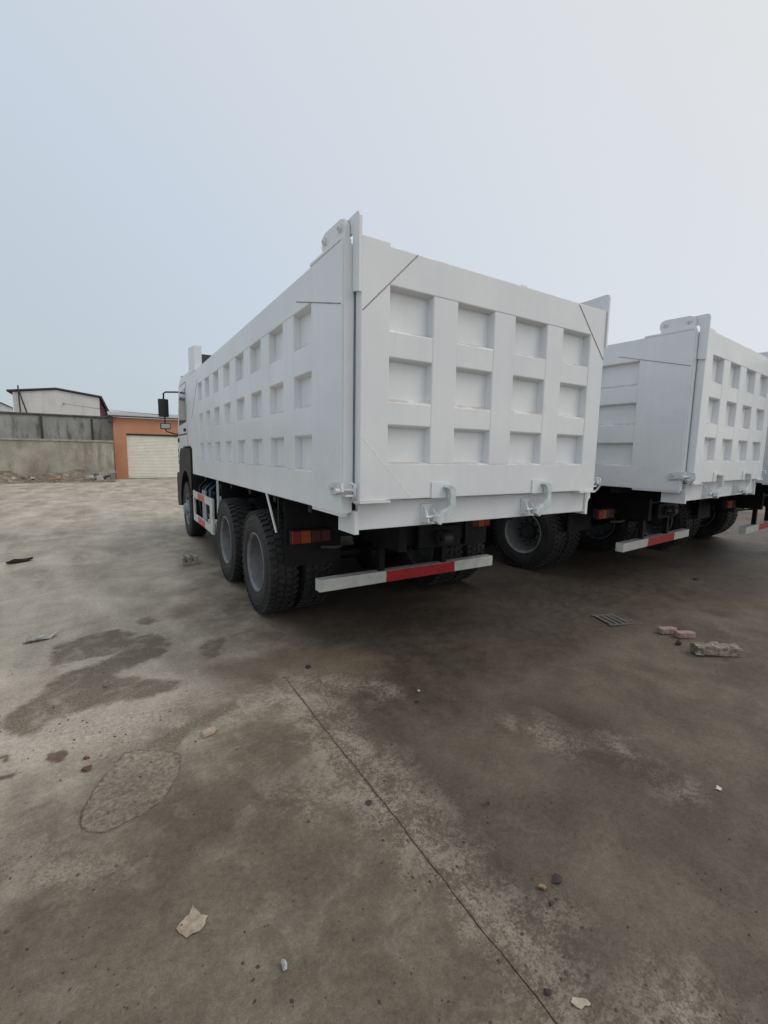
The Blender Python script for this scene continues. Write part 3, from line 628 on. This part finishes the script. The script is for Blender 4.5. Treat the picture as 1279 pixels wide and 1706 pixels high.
    MB().box((.35, 6.4, 1.12), (2.15, 8.2, 1.60)).obj('engine_cover', 'chassis', cab)
    MB().box((.25, 6.05, 1.10), (.75, 6.25, 2.6), .03).obj('air_intake', 'plastic', t)
    return t

T1 = build_truck((0, 0, 0), 0, 'nearest white dump truck, whole left side and tailgate in view, red and white bumper')
T2 = build_truck((4.005, -.168, .047), .0933, 'middle white dump truck, mostly behind the nearest one, drain cover in front of it', .79, (.273, 2.42), [(.62+.68*k, 1.10+.68*k) for k in range(7)], False)
for c in T2.children:
    if c.name.startswith(('tail_lamp', 'lamp_bracket', 'cable_elbow')): c.location = (.0, -.30, 0)
T3 = copy_tree(T2); T3.location = (7.25, -.32, .047); T3.rotation_euler = (0, 0, .10)
T3['label'] = 'farthest white dump truck, cut off by the right edge, only its bumper end showing'

# ------------------------------------------------------------------ background buildings and walls
GY = 28.30
g = empty('garage', (-.94, GY, 0)); tag(g, 'low orange garage with a cream roller door beside the grey wall', 'garage')
HG, DW, DX, DH = 3.58, 3.9, .64, 2.66
MB().box((0, 0, 0), (DX, .25, HG)).obj('front_wall', 'orange', g); MB().box((DX+DW, 0, 0), (DX+DW+3.5, .25, HG)).obj('front_wall', 'orange', g)
MB().box((DX, 0, DH), (DX+DW, .25, HG)).obj('lintel_wall', 'orange', g)
MB().box((0, .251, 0), (.25, 7, HG)).obj('gable_wall', 'orange', g); MB().box((DX+DW+3.25, .251, 0), (DX+DW+3.5, 7, HG)).obj('gable_wall', 'orange', g)
rd = MB(); ns = 30
for k in range(ns):
    z0, z1 = k*DH/ns, (k+1)*DH/ns; rd.add([(DX, .15, z0), (DX+DW, .15, z0), (DX+DW, .125, z0+.03), (DX, .125, z0+.03), (DX+DW, .125, z1-.02), (DX, .125, z1-.02), (DX+DW, .15, z1), (DX, .15, z1)], [(0, 1, 2, 3), (3, 2, 4, 5), (5, 4, 6, 7)])
rd.obj('roller_door', 'door', g)
MB().box((DX, .06, DH-.10), (DX+DW, .12, DH-.001)).obj('door_hood', 'darkcap', g)
rf = MB().prism([(-.25, 3.60), (7.3, 4.3), (7.3, 4.42), (-.25, 3.70)], lambda y, z, x: (x, y, z), -.22, DX+DW+3.7).obj('roof', 'roofing', g)
MB().box((-.22, -.26, 3.585), (DX+DW+3.7, -.24, 3.66)).obj('fascia', 'darkcap', rf)
MB().box((-.24, -.2, 3.25), (-.005, .3, 3.585)).obj('eave_bracket', 'darkcap', g)
w1 = empty('boundary_wall', (-22, 27.3, 0)); tag(w1, 'low stained cement boundary wall running left of the orange garage', 'wall')
MB().box((0, 0, -.03), (21.0, .24, 2.10)).obj('wall_body', 'wallA', w1); MB().box((-.0, -.05, 2.101), (21.02, .29, 2.20), .01).obj('coping', 'coping', w1)
for k in range(7):
    MB().box((.7+3.2*k, .241, -.03), (1.0+3.2*k, .5, 2.09)).obj('buttress', 'wallA', w1)
w2 = empty('rear_wall', (-24, 29.6, 0)); tag(w2, 'taller mouldy grey wall with black stains behind the low wall', 'wall')
MB().box((0, 0, -.03), (23.3, .24, 3.55)).obj('wall_body', 'wallB', w2); MB().prism([(-.06, 3.551), (.30, 3.551), (.30, 3.62), (.12, 3.68), (-.06, 3.62)], lambda y, z, x: (x, y, z), 0, 23.32).obj('coping', 'darkcap', w2)
for x in (17.05, 19.55, 21.95, 14.5): MB().box((x, -.05, -.03), (x+.10, -.001, 3.5)).obj('drain_pipe', 'darkcap', w2)
h = empty('gabled_house', (-7.58, 45, 0)); tag(h, 'white gabled building with thin dark roof edge above the walls', 'building')
gpoly = [(0, -.03), (5.95, -.03), (5.95, 6.2), (2.9, 6.62), (0, 6.22)]
MB().prism(gpoly, lambda x, z, y: (x, y, z), 0, .3).obj('gable_wall', 'gable', h)
MB().box((.0, .301, -.03), (.3, 12, 6.2)).obj('side_wall', 'gable', h)
MB().prism([(5.951, -.03), (6.9, -.03), (6.9, 4.1), (6.55, 4.6), (5.951, 6.15)], lambda x, z, y: (x, y, z), .02, 12).obj('lean_to_wall', 'maroon', h)
r_ = MB().prism([(-.35, 6.22), (2.9, 6.68), (2.9, 6.80), (-.35, 6.36)], lambda x, z, y: (x, y, z), -.15, 12.2).obj('roof', 'darkroof', h)
MB().prism([(2.901, 6.68), (6.05, 6.23), (6.7, 4.6), (6.85, 4.62), (6.15, 6.36), (2.901, 6.80)], lambda x, z, y: (x, y, z), -.15, 12.2).obj('roof', 'darkroof', h)
MB().tube([(.45, -.25, 4.2), (.42, -.25, 6.75)], .05, 8).obj('flue_pipe', 'darkcap', h); MB().tube([(.95, -.25, 4.2), (.46, -.25, 6.3)], .05, 8).obj('pipe_brace', 'darkcap', h)
MB().tube([(3.38, -.005, 5.5), (3.38, -.40, 5.5)], .04, 6).obj('wire_bracket', 'darkcap', h)
wr = MB().tube([(-4.2+(5.9)*q/14, 44.6-(44.6-28.6)*q/14, 5.5-(5.5-3.86)*q/14-.08*math.sin(math.pi*q/14)) for q in range(15)], .014, 5).obj('overhead_wire', 'wire'); tag(wr, 'thin black wire sagging from the white gable to the garage roof', 'wire')
fb = empty('far_shed', (-14.5, 62, 0)); tag(fb, 'pale distant shed at the far left edge, above the mouldy wall', 'building')
MB().box((0, 0, -.03), (3.6, 8, 6.6)).obj('wall', 'pale', fb); MB().prism([(-.2, 6.6), (1.8, 7.1), (3.8, 6.6), (1.8, 7.25)], lambda x, z, y: (x, y, z), -.2, 8.2).obj('roof', 'pale', fb)
# earth bank along the wall, with rubble
NXB, NYB = 90, 12; v = []; f = []
for j in range(NYB):
    for i in range(NXB):
        x = -22+20.9*i/(NXB-1); q = j/(NYB-1); y = 27.28-2.2*q+.25*math.sin(x*1.1)*q+.15*math.sin(x*2.7+1)*q
        z = (1-q)**1.3*(.40+.12*math.sin(x*1.7)+.08*math.sin(x*4.1))*min(1, (NXB-1-i)/6+.15)+random.uniform(0, .04)*(1-q)+.002
        v.append((x, y, z if q < 1 else .001))
for j in range(NYB-1):
    for i in range(NXB-1): a = j*NXB+i; f.append((a, a+NXB, a+NXB+1, a+1))
bk = MB().add(v, f).obj('earth_bank', 'earth', None, 60); struct(bk)
rr = random.Random(3)
for k in range(26):
    x = rr.uniform(-6.6, -1.4); d = rr.uniform(.3, 1.7); s = rr.uniform(.16, .42)
    q = d/2.2; z = max(0, (1-q)**1.3*.40-.05)
    o = rock('rubble_chunk', rr.choice(['rub', 'rub', 'rubw']), (x, 27.28-d, z), (s*1.3, s, s*.6), None, 14, 100+k, rr.uniform(0, 6))
    tag(o, 'small broken rubble chunk in the heap along the low cement wall', 'rubble', 'rubble along the cement wall')
rc = random.Random(9); crumbs = MB()
for k in range(260):
    x = rc.uniform(-8, -1.1); d = rc.uniform(.1, 2.3); q = min(1, d/2.2); z = max(0, (1-q)**1.3*.30-.02); s = rc.uniform(.03, .10)
    crumbs.box((x-s, 27.28-d-s*.7, z), (x+s, 27.28-d+s*.7, z+s*.9))
co = crumbs.obj('rubble_crumbs', 'rub'); co['kind'] = 'stuff'; co['label'] = 'small rubble crumbs scattered along the foot of the wall'; co['category'] = 'rubble'
bb = MB().box((-.16, -.10, 0), (.16, .10, .24), .015).obj('concrete_block', 'rubw'); bb.location = (-1.75, 25.9, .06); bb.rotation_euler = (0, 0, .3); tag(bb, 'squarish pale concrete block at the right end of the rubble heap', 'block')
pb = MB().prism([(0, 0), (.9, 0), (.85, .06), (.05, .08)], lambda x, z, y: (x, y, z), 0, .5).obj('broken_slab', 'rub'); pb.location = (-1.75, 26.2, .18); pb.rotation_euler = (.35, -.25, .2); tag(pb, 'tilted grey broken slab leaning by the garage corner', 'slab')
pk_ = MB().box((-1.1, -.05, 0), (1.1, .05, .07), .01).obj('timber_pole', 'ochre'); pk_.location = (-2.9, 25.95, .10); pk_.rotation_euler = (0, .03, .12); tag(pk_, 'yellowish timber pole lying in the rubble by the wall', 'timber')

# ------------------------------------------------------------------ things lying in the yard
def on(o, u, w, rz=0.0, dz=0.002):
    x, y, z = gpz(u, w); o.location = (x, y, z+dz); o.rotation_euler = (0, 0, rz); return o
cb = empty('hollow_brick'); on(cb, 313, 940, .25)
MB().box((-.115, -.09, 0), (.115, .09, .035), .004).obj('base_web', 'yel', cb)
for x in (-.115, -.02, .075): MB().box((x, -.09, .0352), (x+.04, .09, .125), .006).obj('wall_web', 'yel', cb)
MB().box((-.0745, .05, .0352), (-.0205, .09, .12), .004).obj('end_web', 'yel', cb); MB().box((.0205, .05, .0352), (.0745, .09, .12), .004).obj('end_web', 'yel', cb)
tag(cb, 'small yellowish hollow brick on the concrete left of the truck wheels', 'brick')
def plank(name, mat, poly, th, u, w, rz, label, cat, curl=.0):
    n = len(poly); cx_ = sum(p[0] for p in poly)/n; cy_ = sum(p[1] for p in poly)/n; m = MB(); v = []
    for k, s in ((0, 1), (0, .55), (1, 1), (1, .55)):
        for i, (px, py) in enumerate(poly):
            x = cx_+(px-cx_)*s; y = cy_+(py-cy_)*s; v.append((x, y, curl*((1 if s == 1 else .1)*(.55+.45*math.sin(i*2.4)))+th*k))
    v += [(cx_, cy_, 0), (cx_, cy_, th)]; f = []
    for i in range(n):
        j = (i+1) % n
        f += [(i, n+i, n+j, j), (n+i, 4*n, n+j), (2*n+i, 2*n+j, 3*n+j, 3*n+i), (3*n+i, 3*n+j, 4*n+1), (i, j, 2*n+j, 2*n+i)]
    k_ = {'dry_leaf': .86, 'leaf_fragment': .68, 'paper_scrap': .72, 'cardboard_scrap': .8}.get(name, 1)
    v = [(x*k_, y*k_, z*k_) for x, y, z in v]; o = m.add(v, f).obj(name, mat, None, 50); on(o, u, w, rz); return tag(o, label, cat)
plank('wood_scrap', 'wood', [(-.17, -.05), (-.05, -.06), (.08, -.03), (.16, .0), (.17, .05), (.05, .05), (-.06, .02), (-.15, -.01)], .03, 33, 937, .35, 'flat dark charred wood scrap lying alone on the pale concrete', 'scrap', .03)
plank('cardboard_scrap', 'card', [(-.14, -.05), (-.02, -.07), (.09, -.05), (.17, .02), (.12, .06), (.0, .07), (-.10, .05), (-.15, .0)], .012, 66, 1066, .2, 'crumpled whitish cardboard scrap beside the dark silt stain', 'scrap', .035)
plank('dry_leaf', 'leaf', [(-.030, -.055), (-.005, -.050), (.022, -.052), (.044, -.038), (.052, -.015), (.062, -.006), (.050, .002), (.036, .016), (.030, .034), (.020, .052), (.014, .078), (.004, .056), (-.006, .042), (-.022, .036), (-.030, .026), (-.046, .022), (-.060, .004), (-.052, -.020), (-.040, -.034)], .0015, 320, 1538, .0, 'dried tan leaf with a pointed tip in the bottom left foreground', 'leaf', .005)
plank('leaf_fragment', 'leafp', [(-.045, .005), (-.03, .022), (.0, .02), (.03, .012), (.042, -.005), (.03, -.012), (.012, -.012), (-.01, -.022), (-.03, -.015)], .002, 968, 1673, -.5, 'pale ragged leaf fragment at the bottom edge beside the joint', 'leaf', .006)
plank('paper_scrap', 'paper', [(-.022, -.015), (.0, -.02), (.024, -.012), (.016, .018), (-.005, .010), (-.018, .02)], .002, 1197, 1315, .2, 'tiny folded white paper scrap on bare concrete at the right', 'paper', .012)
plank('tile_shard', 'tile', [(-.045, -.02), (.02, -.025), (.048, .0), (.03, .02), (-.03, .022)], .018, 348, 1223, .3, 'thin beige tile shard near the top of the lens shaped patch', 'shard', .006)
def stone(name, mat, u, w, size, seed, label, cat='stone', rz=0., n=14): return tag(on(rock(name, mat, (0, 0, 0), size, None, n, seed), u, w, rz, .001), label, cat)
stone('stone_shard', 'rub', 178, 1144, (.075, .045, .055), 21, 'small pointed grey stone shard on the silt stain', rz=.6)
stone('pebble', 'peb', 472, 1612, (.030, .040, .028), 22, 'rounded pale pebble alone in the bottom foreground')
stone('dark_shard', 'shard', 926, 1467, (.062, .050, .028), 23, 'flat dark triangular shard right of the concrete joint', 'shard', n=8)
stone('ochre_stone', 'ochre', 903, 1481, (.038, .026, .022), 24, 'small ochre stone chip beside the dark shard', rz=-.6)
stone('dark_stone', 'shard', 918, 1508, (.030, .022, .020), 25, 'tiny dark stone just below the ochre chip')
stone('round_stone', 'brickred', 811, 1341, (.042, .042, .032), 26, 'round reddish stone on the dark stained concrete')
stone('dark_pebble', 'shard', 912, 1656, (.030, .026, .018), 27, 'dark pebble by the joint above the pale leaf fragment')
stone('grey_clod', 'shard', 613, 1340, (.045, .035, .018), 28, 'brown dirt clod left of the joint')
stone('brown_stone', 'brickred', 145, 1283, (.060, .050, .022), 29, 'dark brown flat stone left of the lens shaped patch')
stone('brown_chip', 'brickred', 144, 1264, (.045, .03, .016), 30, 'dark brown chip just above the brown flat stone')
stone('brick_fragment', 'brickred', 1129, 1074, (.085, .075, .05), 31, 'broken red brick fragment between the pink bricks and crusted brick', 'brick')
stone('dark_lump', 'wood', 513, 1113, (.05, .06, .03), 32, 'small dark lump on the smooth brown concrete behind the truck')
stone('white_crumb', 'rubw', 697, 1153, (.03, .03, .02), 33, 'tiny white stone crumb on dark concrete behind the bumper')
stone('dark_twig_clump', 'wood', 695, 1170, (.05, .02, .012), 34, 'thin dark twig clump below the tiny white crumb', 'twig')
stone('black_scrap', 'wood', 1160, 966, (.14, .06, .03), 35, 'small black scrap on the concrete in front of the middle truck', 'scrap')
stone('flat_stone', 'rub', 1188, 1072, (.12, .07, .035), 36, 'small dark flat stone touching the back of the crusted brick')
stone('oily_clump', 'wood', 712, 1018, (.06, .04, .02), 37, 'dark oily clump under the nearest truck bumper', 'clump')
for i, (u, w, rz, lab) in enumerate(((1113, 1054, -.45, 'left of two pink paving bricks with cut corners'), (1143, 1061, -.55, 'right of two pink paving bricks, beside the crusted brick'))):
    pv = MB().prism([(-.085, -.04), (.05, -.04), (.085, 0), (.05, .04), (-.085, .04), (-.098, 0)], lambda x, y, z: (x, y, z), 0, .052).obj('paving_brick', 'brick')
    md = pv.modifiers.new('b', 'BEVEL'); md.width = .006; md.segments = 2
    tag(on(pv, u, w, rz), lab, 'brick', 'pink paving bricks')
# long crusted brick / mortar stub
bm = bmesh.new(); bmesh.ops.create_cube(bm, size=1); bmesh.ops.subdivide_edges(bm, edges=bm.edges[:], cuts=7, use_grid_fill=True)
for v_ in bm.verts:
    n_ = Vector((math.sin(v_.co.x*31+v_.co.z*17), math.sin(v_.co.y*29+v_.co.x*13), math.sin(v_.co.z*37+v_.co.y*11)))*.003+Vector([random.uniform(-.0025, .0025) for _ in range(3)])
    v_.co = Vector((v_.co.x*.36, v_.co.y*.105, (v_.co.z+.5)*.085))+n_
    v_.co.z = max(0, v_.co.z)
bmesh.ops.bevel(bm, geom=[e for e in bm.edges if e.calc_face_angle(0) > 1.0], offset=.008, segments=1, affect='EDGES')
me = bpy.data.meshes.new('crusted_brick'); bm.to_mesh(me); bm.free()
sb = link('crusted_brick', me, 'stub'); on(sb, 1191, 1090, -.62); tag(sb, 'long grey mortar crusted kerb piece, largest of the bricks at right', 'kerb piece')
# drain cover
dr = empty('drain_cover'); on(dr, 1026, 1032, -.35, .0)
MB().box((-.17, -.12, .0005), (.17, .12, .002)).obj('slot_shade_sheet', 'slotshade', dr)  # black sheet on the slab; darkness below the slots put into its colour
for k in range(5):
    x = -.165+k*.068; MB().prism([(x, -.119), (x+.044, -.119), (x+.041, .119), (x-.003, .119)], lambda p, q, z: (p, q, z), .0022, .007).obj('bar', 'grate', dr)
for s_ in (-1, 1): MB().box((-.185, s_*.135-.015, .0006), (.19, s_*.135+.0145, .0075), .002).obj('frame_bar', 'grate', dr)
tag(dr, 'weathered slotted drain cover set in the concrete left of the pink bricks', 'drain cover')
# fine grit
gr_ = MB(); q = random.Random(4)
for k in range(1000):
    u, w = (q.uniform(-60, 1340), 930+776*q.random()**.8) if k < 640 else ((q.gauss(160, 110), q.gauss(1225, 45)) if k < 820 else (q.gauss(640, 60)+(k-820)*1.6, q.gauss(1260, 50)+(k-820)*2.0))
    if w < 900: continue
    x, y, z = gpz(u, w); s = q.choice([.002, .0025, .003, .003, .004, .005, .008])*q.uniform(.7, 1.3)
    a = q.uniform(0, 6.28); ca, sa = math.cos(a)*s, math.sin(a)*s; e = q.uniform(.5, 1)
    gr_.add([(x+ca, y+sa, z), (x-sa*e, y+ca*e, z), (x-ca, y-sa, z), (x+sa*e, y-ca*e, z), (x+ca*.2, y+sa*.2, z+s*.8)], [(0, 1, 4), (1, 2, 4), (2, 3, 4), (3, 0, 4)])
go = gr_.obj('loose_grit', 'gritm'); go['kind'] = 'stuff'; go['label'] = 'fine dark grit scattered over the concrete yard'; go['category'] = 'grit'
